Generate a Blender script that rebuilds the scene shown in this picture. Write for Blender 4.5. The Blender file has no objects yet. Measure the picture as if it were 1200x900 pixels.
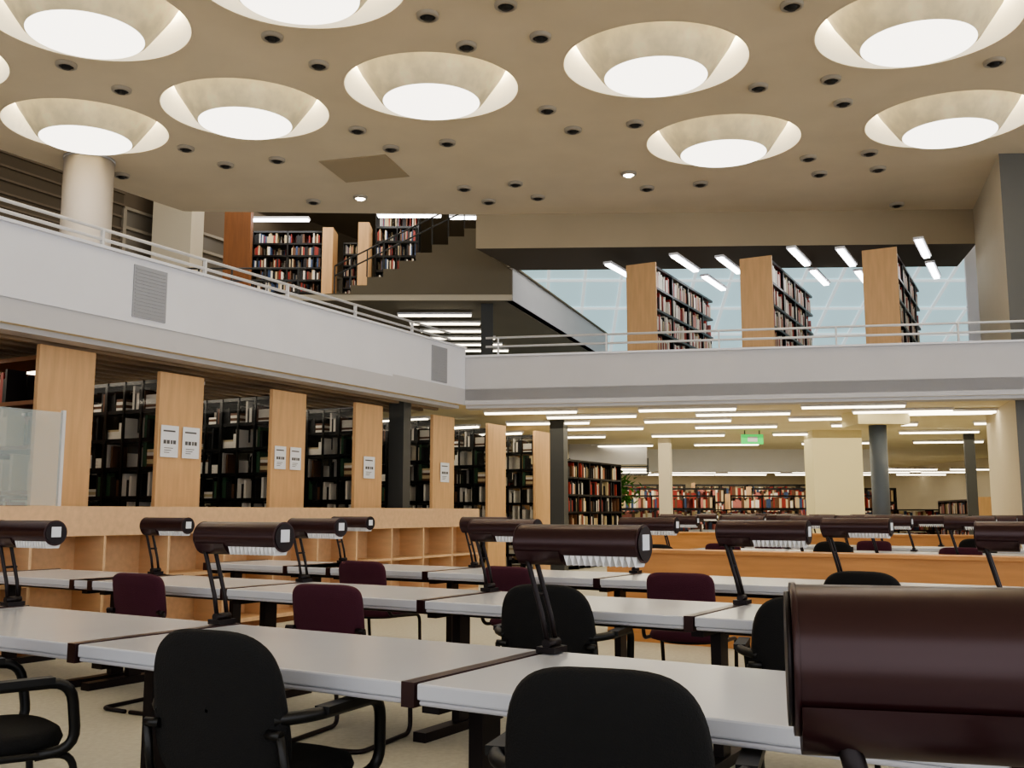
import bpy, math, random
from mathutils import Vector, Matrix
random.seed(7)
S=bpy.context.scene
def lin(c):
    return tuple(((x/255)/12.92 if x/255<=.04045 else ((x/255+.055)/1.055)**2.4) for x in c)+(1,)
MATS={}
def mat(name,col,rough=.6,metal=0,var=.0,scale=8,emit=0,ecol=None,stretch=None,bump=0,alpha=1,spec=.5):
    m=bpy.data.materials.new(name); m.use_nodes=True
    nt=m.node_tree; b=nt.nodes['Principled BSDF']
    c=lin(col)
    b.inputs['Base Color'].default_value=c
    b.inputs['Roughness'].default_value=rough
    b.inputs['Metallic'].default_value=metal
    b.inputs['Specular IOR Level'].default_value=spec
    if var>0 or bump>0:
        tc=nt.nodes.new('ShaderNodeTexCoord'); mp=nt.nodes.new('ShaderNodeMapping')
        if stretch: mp.inputs['Scale'].default_value=stretch
        nz=nt.nodes.new('ShaderNodeTexNoise'); nz.inputs['Scale'].default_value=scale; nz.inputs['Detail'].default_value=5
        nt.links.new(tc.outputs['Object'],mp.inputs['Vector']); nt.links.new(mp.outputs['Vector'],nz.inputs['Vector'])
        if var>0:
            r=nt.nodes.new('ShaderNodeValToRGB')
            r.color_ramp.elements[0].position=.3; r.color_ramp.elements[1].position=.7
            r.color_ramp.elements[0].color=tuple(x*(1-var) for x in c[:3])+(1,)
            r.color_ramp.elements[1].color=tuple(min(1,x*(1+var)) for x in c[:3])+(1,)
            nt.links.new(nz.outputs['Fac'],r.inputs['Fac']); nt.links.new(r.outputs['Color'],b.inputs['Base Color'])
            if emit>0: nt.links.new(r.outputs['Color'],b.inputs['Emission Color'])
        if bump>0:
            bp=nt.nodes.new('ShaderNodeBump'); bp.inputs['Strength'].default_value=bump; bp.inputs['Distance'].default_value=.01
            nt.links.new(nz.outputs['Fac'],bp.inputs['Height']); nt.links.new(bp.outputs['Normal'],b.inputs['Normal'])
    if emit>0:
        if not var>0: b.inputs['Emission Color'].default_value=lin(ecol or col)
        b.inputs['Emission Strength'].default_value=emit
    if alpha<1: b.inputs['Alpha'].default_value=alpha
    MATS[name]=m; return m
mat('carpet',(190,187,174),.9,var=.08,scale=30,bump=.2)
mat('ceil_paint',(228,214,188),.8,var=.04,scale=1.2)
mat('white_paint',(228,230,238),.6,var=.02,scale=2)
mat('grey_paint',(200,200,204),.6,var=.02,scale=2)
mat('soffit_cream',(232,221,186),.7,var=.03,scale=2)
mat('slat_brown',(166,146,124),.7)
mat('slab_brown',(128,112,94),.8)
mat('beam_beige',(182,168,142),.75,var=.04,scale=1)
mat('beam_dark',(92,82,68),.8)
mat('olive',(122,114,96),.75,var=.04,scale=1)
mat('pier_beige',(208,199,178),.7,var=.03,scale=1)
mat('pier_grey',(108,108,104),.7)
mat('pale_yellow',(224,215,176),.7)
mat('col_white',(210,202,194),.6)
mat('col_blue',(96,106,116),.45)
mat('col_dark',(66,68,68),.5)
mat('wood',(214,174,128),.5,var=.08,scale=3,stretch=(6,6,.6))
mat('wood_light',(224,188,148),.5,var=.07,scale=3,stretch=(1,6,6))
mat('wood_orange',(206,150,96),.5,var=.1,scale=3,stretch=(.6,6,6))
mat('wood_dark',(130,82,44),.55,var=.1,scale=3,stretch=(6,6,.6))
mat('laminate',(208,211,219),.22,var=.015,scale=3)
mat('lam_edge',(196,196,202),.4)
mat('maroon_metal',(54,28,30),.28,metal=.3,spec=.6)
mat('dark_metal',(34,26,28),.4,metal=.4)
mat('black_fabric',(14,14,16),.85,bump=.3,scale=200)
mat('black_plastic',(14,14,15),.4)
mat('maroon_fabric',(70,22,42),.85,bump=.3,scale=200)
mat('white_part',(245,245,245),.5)
mat('shelf_black',(16,15,15),.3)
mat('rail_white',(218,218,220),.4)
mat('tube_on',(255,242,214),.5,emit=6)
mat('tube_cool',(250,250,250),.5,emit=8)
mat('disc_on',(255,247,234),.5,emit=3.4)
mat('ring_on',(255,244,220),.5,emit=7.0)
mat('cone_cream',(224,209,172),.6,var=.18,scale=4,emit=.24)
mat('recess_white_glow',(250,247,236),.6,emit=.45)  # emission paints lamp light onto the recess wall
mat('spot_ring',(176,168,154),.4)
mat('spot_dark',(30,28,26),.5)
mat('spot_lit',(255,250,235),.5,emit=14)
mat('vent',(182,166,138),.7)
mat('grille',(160,163,170),.6)
mat('glass',(200,215,215),.08,alpha=.32)
mat('glass_dark',(30,32,32),.03,alpha=.10,spec=1)
mat('glaze_blue',(178,206,212),.3,emit=.8,ecol=(176,204,210))  # glow stands in for daylight coming through frosted glass
mat('glaze_bar_glow',(235,240,240),.4,emit=.5)  # bars glow by themselves so they stay pale against the glazing
mat('leaf',(70,130,50),.6,var=.3,scale=6)
mat('pot',(90,80,70),.6)
mat('sign_green',(60,190,90),.4,emit=1.0)
mat('paper',(232,236,242),.6)
mat('ink',(90,90,92),.6)
mat('window_frame',(196,192,184),.5)
mat('mullion_dim',(150,142,128),.6)
mat('window_pane',(112,106,96),.3)
mat('brownpanel',(112,100,84),.7,var=.05,scale=1)
BOOKC=[('bk_white',(240,234,222)),('bk_red',(150,54,46)),('bk_black',(28,26,28)),('bk_cream',(206,188,150)),('bk_green',(60,96,70)),('bk_blue',(60,80,116)),('bk_pink',(190,120,114)),('bk_brown',(104,70,48))]
for n,c in BOOKC: mat(n,c,.5)

class M:
    def __init__(s): s.v=[];s.f=[];s.m=[];s.names=[];s.sm=[]
    def mi(s,n):
        if n not in s.names: s.names.append(n)
        return s.names.index(n)
    def face(s,idx,m,smooth=False): s.f.append(tuple(idx)); s.m.append(s.mi(m)); s.sm.append(smooth)
    def box(s,x0,x1,y0,y1,z0,z1,m,T=None):
        o=len(s.v)
        for z in (z0,z1):
            for x,y in ((x0,y0),(x1,y0),(x1,y1),(x0,y1)):
                p=Vector((x,y,z))
                s.v.append(tuple(T@p) if T else (x,y,z))
        for q in ((0,3,2,1),(4,5,6,7),(0,1,5,4),(1,2,6,5),(2,3,7,6),(3,0,4,7)):
            s.face([o+i for i in q],m)
    def prism(s,poly,z0,z1,m,side=None,bot=None):
        o=len(s.v);n=len(poly)
        ar=sum(poly[i][0]*poly[(i+1)%n][1]-poly[(i+1)%n][0]*poly[i][1] for i in range(n))
        side=list(side) if side else [m]*n
        if ar<0:
            poly=poly[::-1]; side=[side[(n-2-i)%n] for i in range(n)]
        for z in (z0,z1):
            for x,y in poly: s.v.append((x,y,z))
        s.face([o+i for i in range(n)][::-1],bot or m); s.face([o+n+i for i in range(n)],m)
        for i in range(n):
            j=(i+1)%n; s.face([o+i,o+j,o+n+j,o+n+i],side[i])
    def cyl(s,p1,p2,r,m,n=12,r2=None,caps=True):
        p1=Vector(p1);p2=Vector(p2);r2=r if r2 is None else r2
        ax=(p2-p1).normalized(); u=ax.orthogonal().normalized(); w=ax.cross(u)
        o=len(s.v)
        for p,rr in ((p1,r),(p2,r2)):
            for i in range(n):
                a=2*math.pi*i/n; s.v.append(tuple(p+u*math.cos(a)*rr+w*math.sin(a)*rr))
        for i in range(n):
            j=(i+1)%n; s.face([o+i,o+j,o+n+j,o+n+i],m,True)
        if caps:
            s.face([o+i for i in range(n)][::-1],m); s.face([o+n+i for i in range(n)],m)
    def tube(s,pts,r,m,n=8):
        pts=[Vector(p) for p in pts]
        o=len(s.v); prev=None
        for k,p in enumerate(pts):
            t=(pts[min(k+1,len(pts)-1)]-pts[max(k-1,0)]).normalized()
            if prev is None: u=t.orthogonal().normalized()
            else: u=(prev-t*prev.dot(t)).normalized()
            prev=u; w=t.cross(u)
            for i in range(n):
                a=2*math.pi*i/n; s.v.append(tuple(p+u*math.cos(a)*r+w*math.sin(a)*r))
        for k in range(len(pts)-1):
            for i in range(n):
                j=(i+1)%n; b=o+k*n; s.face([b+i,b+j,b+n+j,b+n+i],m,True)
        s.face([o+i for i in range(n)][::-1],m); b=o+(len(pts)-1)*n; s.face([b+i for i in range(n)],m)
    def rev(s,prof,m,n=48,smooth=True,ys=1):
        o=len(s.v)
        for r,z in prof:
            for i in range(n):
                a=2*math.pi*i/n; s.v.append((r*math.cos(a),r*math.sin(a)*ys,z))
        for k in range(len(prof)-1):
            for i in range(n):
                j=(i+1)%n;b=o+k*n; s.face([b+i,b+j,b+n+j,b+n+i],m,smooth)
    def mesh(s,name):
        me=bpy.data.meshes.new(name); me.from_pydata(s.v,[],s.f)
        for n in s.names: me.materials.append(MATS[n])
        me.polygons.foreach_set('material_index',s.m); me.polygons.foreach_set('use_smooth',s.sm)
        me.update(); return me
    def obj(s,name,loc=(0,0,0),rot=0,bevel=0):
        return put(name,s.mesh(name),loc,rot,bevel)
def put(name,me,loc=(0,0,0),rot=0,bevel=0,scale=None):
    o=bpy.data.objects.new(name,me); S.collection.objects.link(o); o.location=loc; o.rotation_euler=(0,0,math.radians(rot))
    if scale: o.scale=scale
    if bevel:
        b=o.modifiers.new('bevel','BEVEL'); b.width=bevel; b.segments=2; b.limit_method='ANGLE'
    return o
# desk frame (rows) and gallery frame
DA=32.0; GA=28.5
def Dp(a,b,z=0): return (.848*a+.530*b, -.530*a+.848*b, z)
def Gp(a,b,z=0): return (.8788*a+.4772*b, -.4772*a+.8788*b, z)

# ---------------- camera
cd=bpy.data.cameras.new('camera'); cam=bpy.data.objects.new('camera',cd); S.collection.objects.link(cam)
cd.sensor_width=36; cd.lens=34.5; cam.location=(0,0,1.2); cam.rotation_euler=(math.radians(97.43),0,0); cd.clip_start=.02
S.camera=cam

# ---------------- shell
m=M(); m.box(-30,22,-6,44,-.1,0,'carpet'); m.obj('floor')
CZ=6.53
U=(2.64,-.70); V=(1.38,2.5)
domes=[(1.715,11.14),(-1.02,11.86),(-3.56,12.55),(-5.95,13.15),(4.5,10.3),(7.3,9.6),(3.06,13.66),(6.0,12.9),
 (-4.64,10.1),(-2.15,9.3),(-7.12,10.95),(.36,8.6),(3.1,7.9),(5.8,7.2),(-6.1,7.5),(-3.5,6.8),(-1.0,6.1),(1.7,5.4),(4.4,4.7)]
YS=.92
cu=bpy.data.curves.new('ceiling','CURVE'); cu.dimensions='2D'; cu.fill_mode='BOTH'; cu.extrude=.03
def spl(pts):
    sp=cu.splines.new('POLY'); sp.points.add(len(pts)-1)
    for i,p in enumerate(pts): sp.points[i].co=(p[0],p[1],0,1)
    sp.use_cyclic_u=True
spl([(-5.87,17.0),(-.617,17.2),(8.18,16.87),(13,16.7),(13,-5),(-18.4,-5)])
RH=1.10
for d in domes: spl([(d[0]+RH*math.cos(t*math.pi/32),d[1]+YS*RH*math.sin(t*math.pi/32)) for t in range(64)])
tmp=bpy.data.objects.new('tmpc',cu); S.collection.objects.link(tmp)
bpy.context.view_layer.update()
me=bpy.data.meshes.new_from_object(tmp.evaluated_get(bpy.context.evaluated_depsgraph_get()))
bpy.data.objects.remove(tmp); me.materials.clear(); me.materials.append(MATS['ceil_paint']); me.name='ceiling'
put('ceiling',me,(0,0,CZ+.03))
# round ceiling lamp: recess, glowing gap, hanging bowl with bright diffuser
m=M()
m.rev([(RH+.025,-.001),(RH+.0,-.008),(RH-.006,.0)],'ceil_paint',64,ys=YS)
m.rev([(RH-.006,.0),(RH-.01,.6)],'recess_white_glow',64,ys=YS)
m.rev([(RH-.01,.6),(.5,.61)],'ring_on',64,ys=YS)
m.rev([(1.01,.44),(1.02,.43),(.90,.20),(.75,-.02),(.66,-.15),(.61,-.19)],'cone_cream',64,ys=YS)
m.rev([(.61,-.19),(.3,-.205),(.001,-.21)],'disc_on',64,ys=YS)
m.rev([(1.01,.44),(.5,.61)],'recess_white_glow',64,ys=YS)
dm=m.mesh('round_ceiling_lamp')
for d in domes: put('round_ceiling_lamp',dm,(d[0],d[1],CZ))
# downlights
def dl(lit):
    m=M(); m.rev([(.125,.0),(.12,-.035),(.09,-.045),(.085,-.03)],'spot_ring',20); m.rev([(.085,-.03),(.001,-.028)],'spot_lit' if lit else 'spot_dark',20)
    m.rev([(.055,-.03),(.05,-.06),(.001,-.065)],'spot_lit' if lit else 'spot_dark',16)
    return m.mesh('ceiling_downlight')
d0,d1=dl(0),dl(1)
lits={(-3,1,2),(-1,1,1)}
for i in range(-6,3):
    for j in range(-2,3):
        cx=1.715+U[0]*(i+.5)+V[0]*(j+.5); cy=11.14+U[1]*(i+.5)+V[1]*(j+.5)
        k=0
        for su,sv in ((-.16,-.14),(.16,-.14),(-.16,.14),(.16,.14)):
            k+=1
            x=cx+U[0]*su+V[0]*sv; y=cy+U[1]*su+V[1]*sv
            if y>16.6 or y<1: continue
            if (x+5.87)*.87-(y-17.0)*.494<.4 or x>7: continue
            if any((x-d[0])**2+(y-d[1])**2<1.25**2 for d in domes): continue
            put('ceiling_downlight',d1 if (i,j,k) in lits else d0,(x,y,CZ))
m=M(); m.box(-.55,.55,-.5,.5,-.012,0,'vent'); m.obj('ceiling_vent',(-2.3,14.8,CZ),-15)
# back drop beam
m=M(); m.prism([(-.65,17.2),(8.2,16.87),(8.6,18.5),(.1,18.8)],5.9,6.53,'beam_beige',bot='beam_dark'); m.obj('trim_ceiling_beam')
# upper roof
m=M(); m.prism([(-30,-6),(14,-6),(14,24),(0,24),(0,44),(-30,44)],8.6,8.75,'brownpanel'); m.obj('ceiling_upper_roof')
# slab over the lower floor = gallery floor
C=(-.73,15.2)
Bd=(.984,-.1775)
def Bp(s,z=0,off=0): return (C[0]+Bd[0]*s+.1775*off, C[1]+Bd[1]*s+.984*off, z)
e=Bp(14.5)
m=M(); m.prism([C,e[:2],(20,12),(22,42),(-30,42),(-30,-1.6),Gp(-7.95,-6)[:2],],2.85,3.1,'grey_paint',bot='soffit_cream'); m.obj('floor_gallery')
# fascia left
m=M()
m.box(-.2,0,-6,13.02,3.07,3.73,'white_paint'); m.box(-.32,-.1,-6,13.0,2.80,3.07,'grey_paint')
m.box(-.24,.03,-6,13.02,3.73,3.76,'white_paint')
for b in (6.62,12.05):
    m.box(0,.012,b,b+.42,3.13,3.66,'grille')
    for k in range(14): m.box(.012,.016,b+.02,b+.40,3.15+k*.036,3.165+k*.036,'grille')
m.obj('parapet_left_gallery',Gp(-7.9,0),-GA)
m=M(); L=14.5
m.box(0,L,0,.2,2.92,3.6,'grey_paint'); m.box(0,L,.04,.32,2.80,2.92,'grey_paint'); m.box(0,L,-.03,.24,3.6,3.63,'white_paint')
ang=math.degrees(math.atan2(Bd[1],Bd[0]))
m.obj('parapet_back_gallery',(C[0],C[1],0),ang)
def rail(name,length,z0,zs,step,loc,rot):
    m=M()
    for z in zs: m.cyl((0,0,z),(length,0,z),.018,'rail_white',8)
    x=.2
    while x<length: m.box(x-.012,x+.012,-.02,.02,z0,zs[0],'rail_white'); x+=step
    return m.obj(name,loc,rot)
rail('railing_left_gallery',18.8,3.765,(3.97,3.87),1.35,Gp(-8.05,-6),90-GA)
rail('railing_back_gallery',13.5,3.635,(3.92,3.78),1.7,Bp(.3,0,.12),ang)
# slats below left gallery
m=M()
m.box(-6.3,-.4,-6,12.9,2.835,2.849,'slab_brown')
for k in range(20): m.box(-.5-k*.28,-.42-k*.28,-6,12.9,2.785,2.835,'slat_brown')
m.obj('ceiling_slats',Gp(-7.9,0),-GA)
# walls
m=M(); m.box(-.2,0,-8,40,0,2.85,'pier_beige'); m.obj('wall_left_lower',Gp(-17,0),-GA)
m=M(); m.box(-30,22,42,42.2,0,8.6,'pier_beige'); m.obj('wall_far')
m=M(); m.box(14.6,14.8,12.4,42,0,8.6,'pier_beige'); m.obj('wall_right')
m=M(); m.box(0,14,31,31.2,3.1,5.4,'pier_beige'); m.obj('wall_under_skylight')
# upper-left window wall
m=M(); m.box(-.15,0,-8,24,3.1,8.6,'brownpanel')
m.box(0,.03,13.2,24,3.9,7.3,'window_pane'); m.box(0,.05,-8,13.2,3.1,8.6,'beam_dark')
for k in range(11): m.box(.03,.12,13.2+k*1.0-.04,13.2+k*1.0+.04,3.1,7.3,'mullion_dim')
for z in (3.9,5.4,6.9,7.3): m.box(.03,.10,13.2,24,z,z+.06,'mullion_dim')
for k in range(12): m.box(.05,.10,-8,13.2,5.6+k*.25,5.64+k*.25,'brownpanel')
m.obj('wall_left_upper',Gp(-16.2,0),-GA)
# slanted glazed roof
def ybox(m,y0,z0,y1,z1,x0,x1,t,mt):
    L=math.hypot(y1-y0,z1-z0); T=Matrix.Translation((0,y0,z0))@Matrix.Rotation(math.atan2(z1-z0,y1-y0),4,'X')
    m.box(x0,x1,0,L,0,t,mt,T)
m=M()
ybox(m,24,8.6,31.1,5.4,0,14.5,.02,'glaze_blue')
for x in range(0,15): ybox(m,24,8.56,31.1,5.36,x-.04,x+.04,.04,'glaze_bar_glow')
for k in range(1,6):
    y=24+7.1*k/6; z=8.6-3.2*k/6; m.box(0,14.5,y-.04,y+.04,z-.06,z,'glaze_bar_glow')
m.obj('window_1_roof_glazing')
m=M(); m.box(-.1,0,24,42,5.5,8.6,'pier_beige'); m.obj('wall_skylight_side',(0,0,0))
# daylight window frames behind camera and to the right
m=M()
for k in range(0,19): m.box(-18+k*1.7,-17.88+k*1.7,-5.1,-4.95,0,6.5,'window_frame')
for z in (.0,1.0,3.2,6.4): m.box(-18,13,-5.1,-4.95,z,z+.12,'window_frame')
m.obj('window_2_rear')
m=M()
for k in range(0,11): m.box(13,13.15,-5+k*1.7,-4.88+k*1.7,0,6.5,'window_frame')
for z in (.0,1.0,3.2,6.4): m.box(13,13.15,-5,12.4,z,z+.12,'window_frame')
m.obj('window_3_right')
# right pier
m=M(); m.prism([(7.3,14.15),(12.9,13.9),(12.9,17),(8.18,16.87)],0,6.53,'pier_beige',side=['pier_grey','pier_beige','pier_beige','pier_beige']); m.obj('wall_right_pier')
m=M(); m.cyl((0,0,3.1),(0,0,CZ),.36,'col_white',40); m.cyl((0,0,CZ-.04),(0,0,CZ),.37,'grey_paint',40); m.obj('round_column',(-6.44,14.4,0))
def column(x,y,w,z0,z1,mt,name='square_column'):
    m=M(); m.box(-w/2,w/2,-w/2,w/2,z0,z1,mt); m.box(-w/2-.02,w/2+.02,-w/2-.02,w/2+.02,z0,z0+.1,mt)
    m.obj(name,(x,y,0),-20)
m=M(); m.cyl((0,0,0),(0,0,2.62),.14,'col_blue',24); m.box(-.42,.42,-.3,.5,2.62,2.85,'pale_yellow'); m.obj('round_column',(6.05,16.2,0))
column(-1.66,14.5,.24,0,2.85,'col_dark'); column(.85,17.8,.26,0,2.85,'col_dark')
column(3.35,21.5,.25,0,2.85,'pier_beige'); column(9.6,20.6,.2,0,2.85,'col_dark')
m=M(); m.box(-.5,.5,-.3,.3,0,2.85,'pale_yellow'); m.obj('wall_pier_centre',(6.6,20.2,0))
m=M(); m.box(-.16,.16,-.2,.2,0,2.5,'wood'); m.obj('wood_end_panel',(.18,19.3,0))
m=M(); m.box(3.6,9.6,26,26.4,2.25,2.85,'white_paint'); m.obj('trim_beam_far')
m=M(); m.box(1.4,3.3,24,24.3,2.35,2.85,'grey_paint'); m.obj('trim_beam_mid')
m=M()
for z in (2.3,2.1): m.cyl((1.4,23.9,z),(3.3,23.9,z),.02,'col_dark',8)
m.cyl((1.4,23.9,2.1),(1.4,23.9,2.5),.02,'col_dark',8); m.cyl((3.3,23.9,2.1),(3.3,23.9,2.5),.02,'col_dark',8); m.obj('trim_hanging_rail')

# ---------------- fluorescent fixtures
def tubes(name,lst,mt='tube_on',w=.07):
    m=M()
    for (x,y,z,L,a) in lst:
        T=Matrix.Translation((x,y,z))@Matrix.Rotation(math.radians(a),4,'Z')
        m.box(-L/2,L/2,-w,w,0,.03,mt,T); m.box(-L/2-.02,L/2+.02,-w-.03,w+.03,.03,.07,'white_paint',T)
    return m.obj(name)
lst=[]
for r,off in enumerate((.8,1.7,2.8,4.2,6.2,9.2)):
    for k in range(0,6):
        s=.9+k*2.5+(r%2)*.9
        if s>8.3 and off<4: continue
        p=Bp(s,0,off); lst.append((p[0],p[1],2.775,1.5,ang))
for y in (28.5,30.5,32.5,35,38):
    for k in range(8): lst.append((-1+k*2+(y%2),y,2.4 if y<34 else 2.6,1.6,0))
tubes('fluorescent_ceiling_lights',lst,w=.035)
p=Bp(7.6,0,2.0); tubes('fluorescent_light_panel',[(p[0],p[1],2.77,1.3,ang)],w=.14)
lst=[]
for k in range(8):
    for q in (0,1,2):
        p=Gp(-9.6-q*1.9,5.25+k*1.67); lst.append((p[0],p[1],2.71,1.2,180-GA))
tubes('fluorescent_stack_lights',lst,w=.05)

# ---------------- bookshelves
def bookshelf(name,length,height,depth,levels,bay=.9,end='wood',endw=None,pal=(0,1,2,3,4,5,6,7),fill=.85,frame='shelf_black',endh=None,book_t=.035,grid=0,gl=False,flat=0):
    m=M(); endw=endw or depth+.06; endh=endh or height+.04
    if end: m.box(-.05,0,-endw/2,endw/2,0,endh,end)
    x=0
    while x<=length+.01:
        m.box(x,x+.04,-depth/2,depth/2,0,height,frame); x+=bay
    if grid:
        x=grid
        while x<length:
            for s in (-1,1): m.box(x-.013,x+.013,s*depth/2-.012,s*depth/2+.012,.05,height,frame)
            x+=grid
    if gl:
        for s in (-1,1): m.box(.02,length,s*(depth/2+.016)-.002,s*(depth/2+.016)+.002,.05,height-.03,'glass_dark')
    hs=(height-.12)/levels
    for k in range(levels+1):
        z=.1+k*hs; m.box(0,length,-depth/2,depth/2,z-.02,z+.02,frame)
        if k<levels:
            for side in (-1,1):
                x=.05
                while x<length-.06:
                    w=random.uniform(.6,1.4)*book_t
                    y1=side*(depth/2-.03)
                    if flat and random.random()<flat:
                        W=random.uniform(.12,.22); n=random.randint(2,6); zz=z+.02
                        for q in range(n):
                            t=random.uniform(.02,.04)
                            if zz+t>z+hs-.05: break
                            y0=side*(depth/2-.2)
                            m.box(x,min(x+W,length),min(y0,y1),max(y0,y1),zz,zz+t*.92,BOOKC[random.choice((0,3,0,7,0))][0]); zz+=t
                        x+=W+.02; continue
                    if random.random()<fill:
                        h=random.uniform(.55,.86)*hs; dd=random.uniform(.34,.42)*depth
                        y0=y1-side*dd
                        m.box(x,x+w*.94,min(y0,y1),max(y0,y1),z+.02,z+.02+h,BOOKC[random.choice(pal)][0])
                    else: x+=random.uniform(0,.15)
                    x+=w
    return m.mesh(name)
sA=bookshelf('bookshelf_stack',4.2,2.62,.5,8,bay=.84,endw=.62,endh=2.69,pal=(0,2,2,7,2,7,2,4,2,0),fill=.7,grid=.28,gl=True,flat=.09)
for b in (7.33,9.07,10.72,12.65,14.35,16.1):
    put('bookshelf_stack',sA,Gp(-8.3,b+.31),180-GA)
sF=bookshelf('bookcase_wooden',3.6,2.68,.5,6,bay=1.0,endw=.62,endh=2.77,pal=(7,3,2,1),fill=.7,frame='wood_dark')
for b in (6.2,5.0): put('bookcase_wooden',sF,Gp(-8.3,b),180-GA)
sB=bookshelf('bookshelf_upper',3.4,2.42,.5,6,bay=.9,endw=.55,endh=2.46,pal=(0,1,6,3,0,2,1,0),fill=.95)
lst=[]
for (x,y) in ((2.3,17.0),(4.22,16.55),(6.15,16.0)):
    put('bookshelf_upper',sB,(x,y,3.1),90-GA)
    for sgn in (-1,1):
        for q in (.55,2.3):
            lst.append((x+.4772*q+.8788*.62*sgn,y+.8788*q-.4772*.62*sgn,5.6,1.25,90-GA))
tubes('fluorescent_upper_lights',lst,'tube_cool',w=.05)
column(7.4,19.5,.5,3.1,8.6,'brownpanel'); column(8.9,18.6,.2,3.1,8.6,'white_paint')
# receding vista of bookcases in the far hall
sC=bookshelf('bookshelf_far',5.0,1.5,.5,4,bay=1.0,end='wood',pal=(1,7,6,3,0,1,7,3,5),fill=.95,book_t=.06)
for (x,y,r,sz) in ((3.0,28,0,.85),(9.0,28.5,0,.85),(1.4,31.5,0,1.15),(6.9,31.5,0,1.15),(2.4,34.5,0,1.35),(8.3,34.5,0,1.35),(1.6,38,0,1.5),(7,38,0,1.5)):
    put('bookshelf_far',sC,(x,y,0),r,scale=(1,1,sz))
put('bookshelf_far',sC,(10.8,22.6,0),75)
sG=bookshelf('bookshelf_tall',3.0,2.3,.5,6,bay=.6,end='wood',pal=(2,7,0,3,2,1),fill=.8)
for (x,y,r) in ((-.9,21.5,61.5),(.9,20.6,61.5),(.3,26.5,61.5),(-1.6,25.5,61.5)):
    put('bookshelf_tall',sG,(x,y,0),r)
# ---------------- mezzanine
m=M(); m.prism([(-6.9,19),(0,19),(2.6,26.5),(-6.9,26.5)],5.34,5.46,'pier_beige',bot='olive'); m.obj('floor_mezzanine')
m=M()
Lm=math.hypot(2.6,7.5)
m.box(0,Lm,-.0,.15,5.34,6.0,'grey_paint'); m.box(0,Lm,-.05,.2,6.0,6.03,'olive'); m.obj('parapet_mezzanine',(.02,19,0),math.degrees(math.atan2(7.5,2.6)))
m=M()
pts=[(-4.0,5.46),(0,5.46),(0,5.95),(-.62,6.35),(-.62,6.80),(-.95,6.80)]
n=8; x0=-.95; z0=6.80; dx=.32; dz=.165
for i in range(n):
    z0-=dz; pts.append((x0,z0)); x0-=dx; pts.append((x0,z0))
o=len(m.v); N=len(pts)
for y in (18.98,20.4):
    for x,z in pts: m.v.append((x,y,z))
m.face([o+i for i in range(N)],'olive'); m.face([o+N+i for i in range(N)][::-1],'olive')
for i in range(N):
    j=(i+1)%N; m.face([o+j,o+i,o+N+i,o+N+j],'pier_beige' if i>4 else 'olive')
for i in range(n+1):
    x=-.95-i*.32; z=6.80-i*.165
    m.box(x-.012,x+.012,18.96,18.99,z,z+.55,'col_dark')
for zz in (.55,.35): m.cyl((-.95,18.97,6.8+zz),(-.95-n*.32,18.97,6.8-n*.165+zz),.016,'col_dark',8)
m.obj('staircase')
rail2=M()
for z in (5.75,6.0): rail2.cyl((-6.9,19.05,z),(-4.1,19.05,z),.02,'col_dark',8)
for k in range(5): rail2.box(-6.9+k*.66,-6.87+k*.66,19.03,19.07,5.46,6.0,'col_dark')
rail2.obj('railing_mezzanine')
sD=bookshelf('bookshelf_mezzanine',1.6,2.1,.5,7,bay=.8,end=None,pal=(0,2,7,2,3,1,5),fill=.9)
put('bookshelf_mezzanine',sD,(-5.93,22,5.46),0)
put('bookshelf_mezzanine',sD,(-3.95,22.6,5.46),0,scale=(.4,1,.95)); put('bookshelf_mezzanine',sD,(-3.1,21.9,5.46),0,scale=(.6,1,1.2))
for x,y in ((-4.17,21.9),(-3.3,21.5)):
    m=M(); m.box(-.12,.12,-.3,.3,5.46,7.6,'wood'); m.obj('wood_end_panel',(x,y,0))
tubes('fluorescent_mezzanine_lights',[(-5.3,21.3,7.66,1.5,0),(-2.3,21.3,7.75,1.4,0),(-1.1,21.6,7.8,.6,0)],'tube_cool',w=.08)
tubes('fluorescent_under_mezzanine',[(-1.6+.15*k,20+k*.9,5.22,1.5,0) for k in range(6)],'tube_on',w=.05)
m=M(); m.box(-.12,.12,-.12,.12,3.1,5.34,'col_dark'); m.obj('square_column',(-.5,19.4,0))
m=M(); m.box(-10,-1.9,22.9,23.05,3.1,5.34,'olive'); m.obj('wall_gallery_inner')
m=M(); m.box(-14,0,28,28.2,3.1,8.6,'pier_beige'); m.obj('wall_mezzanine_back')
m=M(); m.box(-.4,.4,-.4,.4,3.1,8.6,'pier_beige'); m.obj('wall_pier_left',(-7.0,20,0))
m=M(); m.box(-.28,.28,-.1,.1,3.1,7.9,'wood_dark'); m.obj('wood_end_panel',(-5.85,20.4,0))
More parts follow.
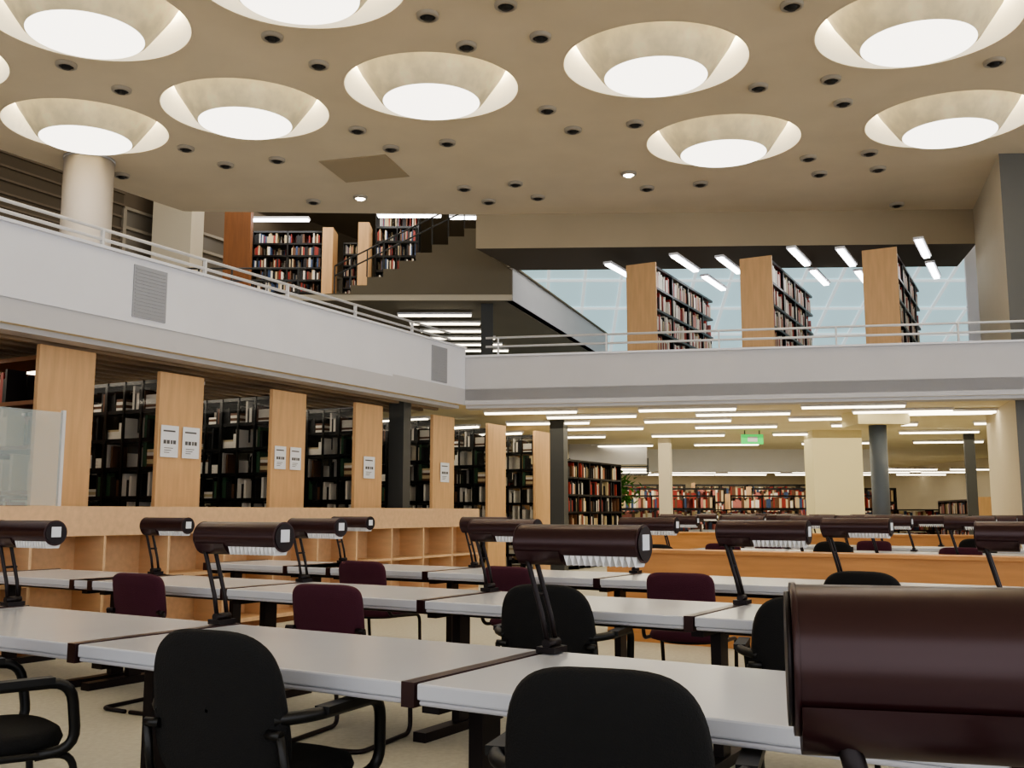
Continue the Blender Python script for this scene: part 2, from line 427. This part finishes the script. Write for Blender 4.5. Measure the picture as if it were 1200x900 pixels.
# ---------------- low open shelf wall at left
m=M(); L0,L1=-2.0,12.7
m.box(-.42,0,L0,L1,1.20,1.25,'wood_light'); m.box(-.03,0,L0,L1,.99,1.20,'wood_light'); m.box(-.42,-.39,L0,L1,0,1.2,'wood_light')
m.box(-.40,-.01,L0,L1,.58,.61,'wood_light'); m.box(-.40,-.01,L0,L1,.06,.1,'wood_light'); m.box(-.38,-.04,L0,L1,0,.06,'wood_dark')
b=L0
while b<=L1+.01: m.box(-.40,-.005,b-.0125,b+.0125,.1,.99,'wood_light'); b+=.735
m.obj('low_shelf_unit',Gp(-7.45,0),-GA)
m=M(); m.box(0,.012,0,1.05,1.255,2.08,'glass'); m.box(-.01,.022,1.05,1.08,1.25,2.1,'rail_white'); m.obj('glass_screen',Gp(-7.7,4.7),-GA)
def sign(a,b,z,w=.24,h=.34):
    m=M(); m.box(0,.006,0,w,0,h,'paper')
    m.box(.006,.0075,w*.12,w*.8,h*.80,h*.85,'ink')
    for k,(f0,f1) in enumerate(((.15,.3),(.34,.5),(.56,.66),(.7,.85))): m.box(.006,.0075,w*f0,w*f1,h*.42,h*.54,'ink')
    for k in range(3): m.box(.006,.0075,w*.2,w*(.7-.1*k),h*(.28-.07*k),h*(.30-.07*k),'ink')
    m.obj('paper_sign',Gp(a,b,z),-GA)
for b in (7.36,7.66): sign(-8.24,b,1.78)
for b in (9.12,9.4): sign(-8.24,b,1.72,.2,.28)
sign(-8.24,10.9,1.66,.25,.3); sign(-8.24,12.85,1.66,.25,.3)
m=M(); m.box(-.22,.22,-.03,.03,0,.2,'sign_green'); m.box(-.1,.1,-.035,-.03,.05,.15,'paper')
for x in (-.15,.15): m.box(x-.01,x+.01,-.01,.01,.2,.28,'ink')
m.obj('exit_sign',(4.9,20,2.57))
# plants
m=M(); m.cyl((0,0,0),(0,0,.5),.25,'pot',20,r2=.32)
m.cyl((0,0,.5),(0,0,1.5),.03,'wood_dark',8)
for k in range(360):
    c=Vector((random.gauss(0,.24),random.gauss(0,.2),1.7+random.gauss(0,.22)))
    T=Matrix.Translation(c)@Matrix.Rotation(random.uniform(0,6.3),4,'Z')@Matrix.Rotation(random.uniform(-1,1),4,'X')
    o=len(m.v)
    for p in ((0,0,0),(.05,.08,.02),(0,.2,-.02),(-.05,.08,.02)): m.v.append(tuple(T@Vector(p)))
    m.face([o,o+1,o+2,o+3],'leaf')
pm=m.mesh('potted_plant')
for x,y in ((2.55,24.8),(2.0,24.9)): put('potted_plant',pm,(x,y,0),random.uniform(0,360))

# ---------------- desks
TW=1.52
m=M()
m.box(-TW/2+.025,TW/2-.025,0,.76,.685,.73,'laminate')
m.box(-TW/2+.03,TW/2-.03,.004,.02,.67,.685,'lam_edge'); m.box(-TW/2+.03,TW/2-.03,.74,.756,.67,.685,'lam_edge')
m.box(-TW/2+.05,TW/2-.05,.32,.44,.62,.685,'dark_metal')
tab=m.mesh('reading_desk')
m=M()
m.box(-.022,.022,-.008,.768,.665,.733,'maroon_metal')
m.box(-.025,.025,.33,.43,.04,.665,'dark_metal'); m.box(-.04,.04,.0,.76,.0,.05,'dark_metal'); m.box(-.03,.03,.1,.66,.63,.665,'dark_metal')
leg=m.mesh('desk_leg')
def desk_row(b,a0,n):
    for k in range(n):
        a=a0+k*TW
        e=put('reading_desk',tab,Dp(a+TW/2,b),-DA,bevel=.006)
        l=put('leg_frame',leg,(-TW/2,0,0),0); l.parent=e
        if k==n-1:
            l=put('leg_frame_end',leg,(TW/2,0,0),0); l.parent=e
J0=-1.73
desk_row(2.23,J0-3*TW,6)
desk_row(4.28,J0-4*TW+.2,1)
desk_row(4.28,J0-3*TW,7)
desk_row(6.33,J0-3*TW,7)
desk_row(6.33,J0-4*TW+.5,1)
desk_row(.15,-.21-TW,4)
for b in (9.9,11.9,13.9): desk_row(b,J0-2*TW,4)
FAR=((18.0,-8.2,3),(22.6,-8.6,3),(24.8,-10,3))
for b,a0,n in FAR: desk_row(b,a0,n)
# ---------------- lamps
m=M()
hz=.365; R=.060
def arc(x0,x1,r,a0,a1,n,mt):
    o=len(m.v)
    for x in (x0,x1):
        for i in range(n+1):
            a=math.radians(a0+(a1-a0)*i/n); m.v.append((x,-.02+r*math.cos(a),hz+r*math.sin(a)))
    for i in range(n): m.face([o+i,o+i+1,o+n+2+i,o+n+1+i],mt,True)
arc(-.1,.35,R,-40,222,48,'maroon_metal'); arc(-.098,.348,R-.004,-40,222,48,'white_part')
# rounded control housing under the left part of the shade
o=len(m.v); K=20
for x in (-.1,.07):
    for i in range(K+1):
        a=math.radians(-160+140*i/K); m.v.append((x,-.02+(R+.001)*math.cos(a),hz-.004+(R+.012)*math.sin(a)))
for i in range(K): m.face([o+i,o+i+1,o+K+2+i,o+K+1+i],'maroon_metal',True)
m.face([o+i for i in range(K+1)],'maroon_metal'); m.face([o+K+1+i for i in range(K+1)][::-1],'maroon_metal')
for xx in (-.1,.35):
    s=-1 if xx<0 else 1
    m.cyl((xx,-.02,hz),(xx+s*.005,-.02,hz),R+.0015,'maroon_metal',48); m.cyl((xx+s*.005,-.02,hz),(xx+s*.009,-.02,hz),R-.006,'dark_metal',40)
m.box(.359,.361,-.045,.005,hz-.02,hz+.03,'paper')
for k in range(12):
    x=.078+k*.0225; w2=.0225
    o=len(m.v)
    for p in ((x,-.060,hz-.032),(x+w2,-.060,hz-.032),(x+w2/2,-.054,hz-.074),(x,.02,hz-.032),(x+w2,.02,hz-.032),(x+w2/2,.014,hz-.074)): m.v.append(p)
    m.face([o,o+1,o+2],'white_part'); m.face([o+3,o+4,o+5],'white_part'); m.face([o,o+2,o+5,o+3],'white_part'); m.face([o+1,o+2,o+5,o+4],'white_part')
for yy in (-.028,.028):
    m.tube([(0,yy,.03),(-.02,yy,.12),(-.06,yy-.015,.28),(-.068,yy-.02,.31)],.009,'dark_metal',10)
m.cyl((-.04,-.038,.19),(-.04,.035,.19),.006,'dark_metal',8)
m.box(-.035,.035,-.045,.045,0,.02,'dark_metal'); m.cyl((0,-.04,.03),(0,.04,.03),.016,'dark_metal',12)
lamp=m.mesh('desk_lamp')
def L(a,b,rot=-DA,z=.7335):
    put('desk_lamp',lamp,Dp(a,b,z),rot)
L(-1.68,2.94); L(-3.28,2.94,-DA+2); L(-4.80,2.94); L(1.31,2.94)
for a in (-.50,-1.72,-3.27,-4.77,-6.30,1.4,2.9): L(a,4.98,-DA+random.uniform(-3,3))
for a in (-.3,-1.72,-3.27,-4.77,-6.25,1.2,2.7): L(a,7.03,-DA+random.uniform(-5,5))
for b in (10.6,12.6,14.6):
    for k in range(8): L(-4.5+k*.76,b,-DA+random.uniform(-6,6))
for b,a0,n in FAR:
    for k in range(n*2): L(a0+.2+k*.75,b+.7,-DA+random.uniform(-6,6))
# near lamp on the desk in front of the camera
put('desk_lamp',lamp,(.330,.80,.7335),-14,scale=(1,1,.962))
# ---------------- chairs
def sup(a,n): 
    c,s=math.cos(a),math.sin(a); return (math.copysign(abs(c)**(2/n),c),math.copysign(abs(s)**(2/n),s))
def pad(m,cx,cy,cz,hw,hh,t,tilt,curve,mt,n=3.2,horizontal=False,taper=0):
    rings=[(0.02,1),(.5,1),(.85,.95),(.96,.7),(1,0),(.96,-.7),(.85,-.95),(.5,-1),(.02,-1)]
    K=48;o=len(m.v)
    for sc,tt in rings:
        for i in range(K):
            u,v=sup(2*math.pi*i/K,n); x=u*hw*sc; w=v*hh*sc
            if horizontal: m.v.append((cx+x,cy+w,cz+t/2*tt-curve*(x*x)))
            else:
                x*=1-taper*(w/hh); m.v.append((cx+x,cy+t/2*tt+curve*x*x-tilt*w,cz+w))
    for k in range(len(rings)-1):
        for i in range(K):
            j=(i+1)%K;b=o+k*K; m.face([b+i,b+j,b+K+j,b+K+i],mt,True)
def arcpts(pts,r=.05,n=5):
    out=[Vector(pts[0])]
    for i in range(1,len(pts)-1):
        p=Vector(pts[i]);a=(Vector(pts[i-1])-p).normalized();b=(Vector(pts[i+1])-p).normalized()
        for k in range(n+1):
            t=k/n; q=(p+a*r)*(1-t)**2+p*2*t*(1-t)+(p+b*r)*t*t; out.append(q)
    out.append(Vector(pts[-1])); return out
def chair(fab,zc,backh,hw,n,metal,arms,taper):
    m=M()
    pad(m,0,0,.44,.235,.23,.07,0,.05,fab,3.5,True)
    m.cyl((0,0,.39),(0,0,.405),.18,'black_plastic',20)
    pad(m,0,-.235,zc,hw,backh,.055,.16,.55,fab,n,taper=taper)
    for s in (-1,1):
        m.tube(arcpts([(s*.235,-.24,.60),(s*.245,-.2,.42),(s*.245,.22,.40),(s*.235,.25,.012),(s*.235,-.25,.012),(s*.02,-.26,.012)],.06),.0125,metal,8)
        m.cyl((s*.19,-.235,.60),(s*.24,-.24,.60),.014,metal,8)
        if arms:
            m.tube(arcpts([(s*.20,-.22,.635),(s*.285,-.16,.645),(s*.285,.19,.64),(s*.268,.22,.42),(s*.235,.1,.405)],.07),.018,'black_plastic',10)
            m.box(s*.285-.024,s*.285+.024,-.12,.13,.640,.662,'black_plastic')
    m.box(-.235,.235,.18,.205,.388,.402,metal)
    return m.mesh('office_chair')
chB=chair('black_fabric',.652,.222,.232,3.6,'black_plastic',True,.07)
chM=chair('maroon_fabric',.68,.15,.215,5.5,'dark_metal',False,.0)
def ch(me,a,b,dr=0): put('reading_chair',me,Dp(a,b),-DA+dr)
ch(chB,-1.04,2.17,14); ch(chB,-2.25,2.20,8); ch(chB,-3.36,1.98,-16)
ch(chM,-5.2,4.2,4); ch(chM,-3.60,4.12,8); ch(chB,-2.34,4.2,10); ch(chB,-1.15,4.18,14); ch(chB,.5,4.1,5)
ch(chM,-5.05,6.1,5); ch(chM,-3.65,6.05,-5); ch(chM,-2.42,6.0,8); ch(chB,-1.32,6.0,5); ch(chM,.3,6.1,5)
for b in (9.65,11.65,13.65):
    for k in range(5): ch(chM if (k+int(b))%3 else chB,-4.2+k*1.3,b,random.uniform(-15,15))
# wooden partitions
m=M()
m.box(0,7.2,0,.03,.0,.82,'wood_orange'); m.box(-.02,7.22,-.02,.3,.82,.85,'wood_orange'); m.box(0,7.2,.27,.3,0,.82,'wood_orange')
for k in range(9): m.box(k*.9-.01,k*.9+.01,.03,.27,.05,.82,'wood_light')
pm=m.mesh('wooden_partition_shelf')
for a,b in ((-4.3,8.6),(3.3,8.6),(-7.4,16.4)): put('wooden_partition_shelf',pm,Dp(a,b),-DA)

# ---------------- lights
w=bpy.data.worlds.new('sky'); S.world=w; w.use_nodes=True
bg=w.node_tree.nodes['Background']; bg.inputs['Color'].default_value=(.95,.96,1,1); bg.inputs['Strength'].default_value=1.95
def area(name,loc,sx,sy,power,col,rot=(0,0,0)):
    l=bpy.data.lights.new(name,'AREA'); l.shape='RECTANGLE'; l.size=sx; l.size_y=sy; l.energy=power; l.color=col
    o=bpy.data.objects.new(name,l); S.collection.objects.link(o); o.location=loc; o.rotation_euler=rot
area('fluorescent_fill_back',(4,20,2.7),12,7,340,(1,.90,.70))  # unseen area light added to boost the strips under the balcony
area('fluorescent_fill_far',(4,34,2.7),14,12,900,(1,.92,.78))  # added unseen fill, brightens the far hall beyond its tubes
area('fluorescent_fill_stacks',Gp(-11,9.5,2.68),4,11,300,(1,.91,.76),(0,0,math.radians(-GA)))  # extra unseen light between the stacks to lighten the shelves
area('upper_gallery_fill',(5,19,8),8,4,260,(1,.95,.87))  # fill added at roof height, makes up for daylight the opaque glazing blocks
area('mezzanine_fill',(-4,21,8.3),6,4,110,(1,.94,.84))  # unseen fill added above the mezzanine tubes
area('gallery_fill_left',Gp(-13,12,8.2),3,10,110,(1,.93,.82),(0,0,math.radians(-GA)))  # added fill without a fixture, lights the upper-left wall
try: S.view_settings.look='AgX - Medium High Contrast'
except Exception: pass
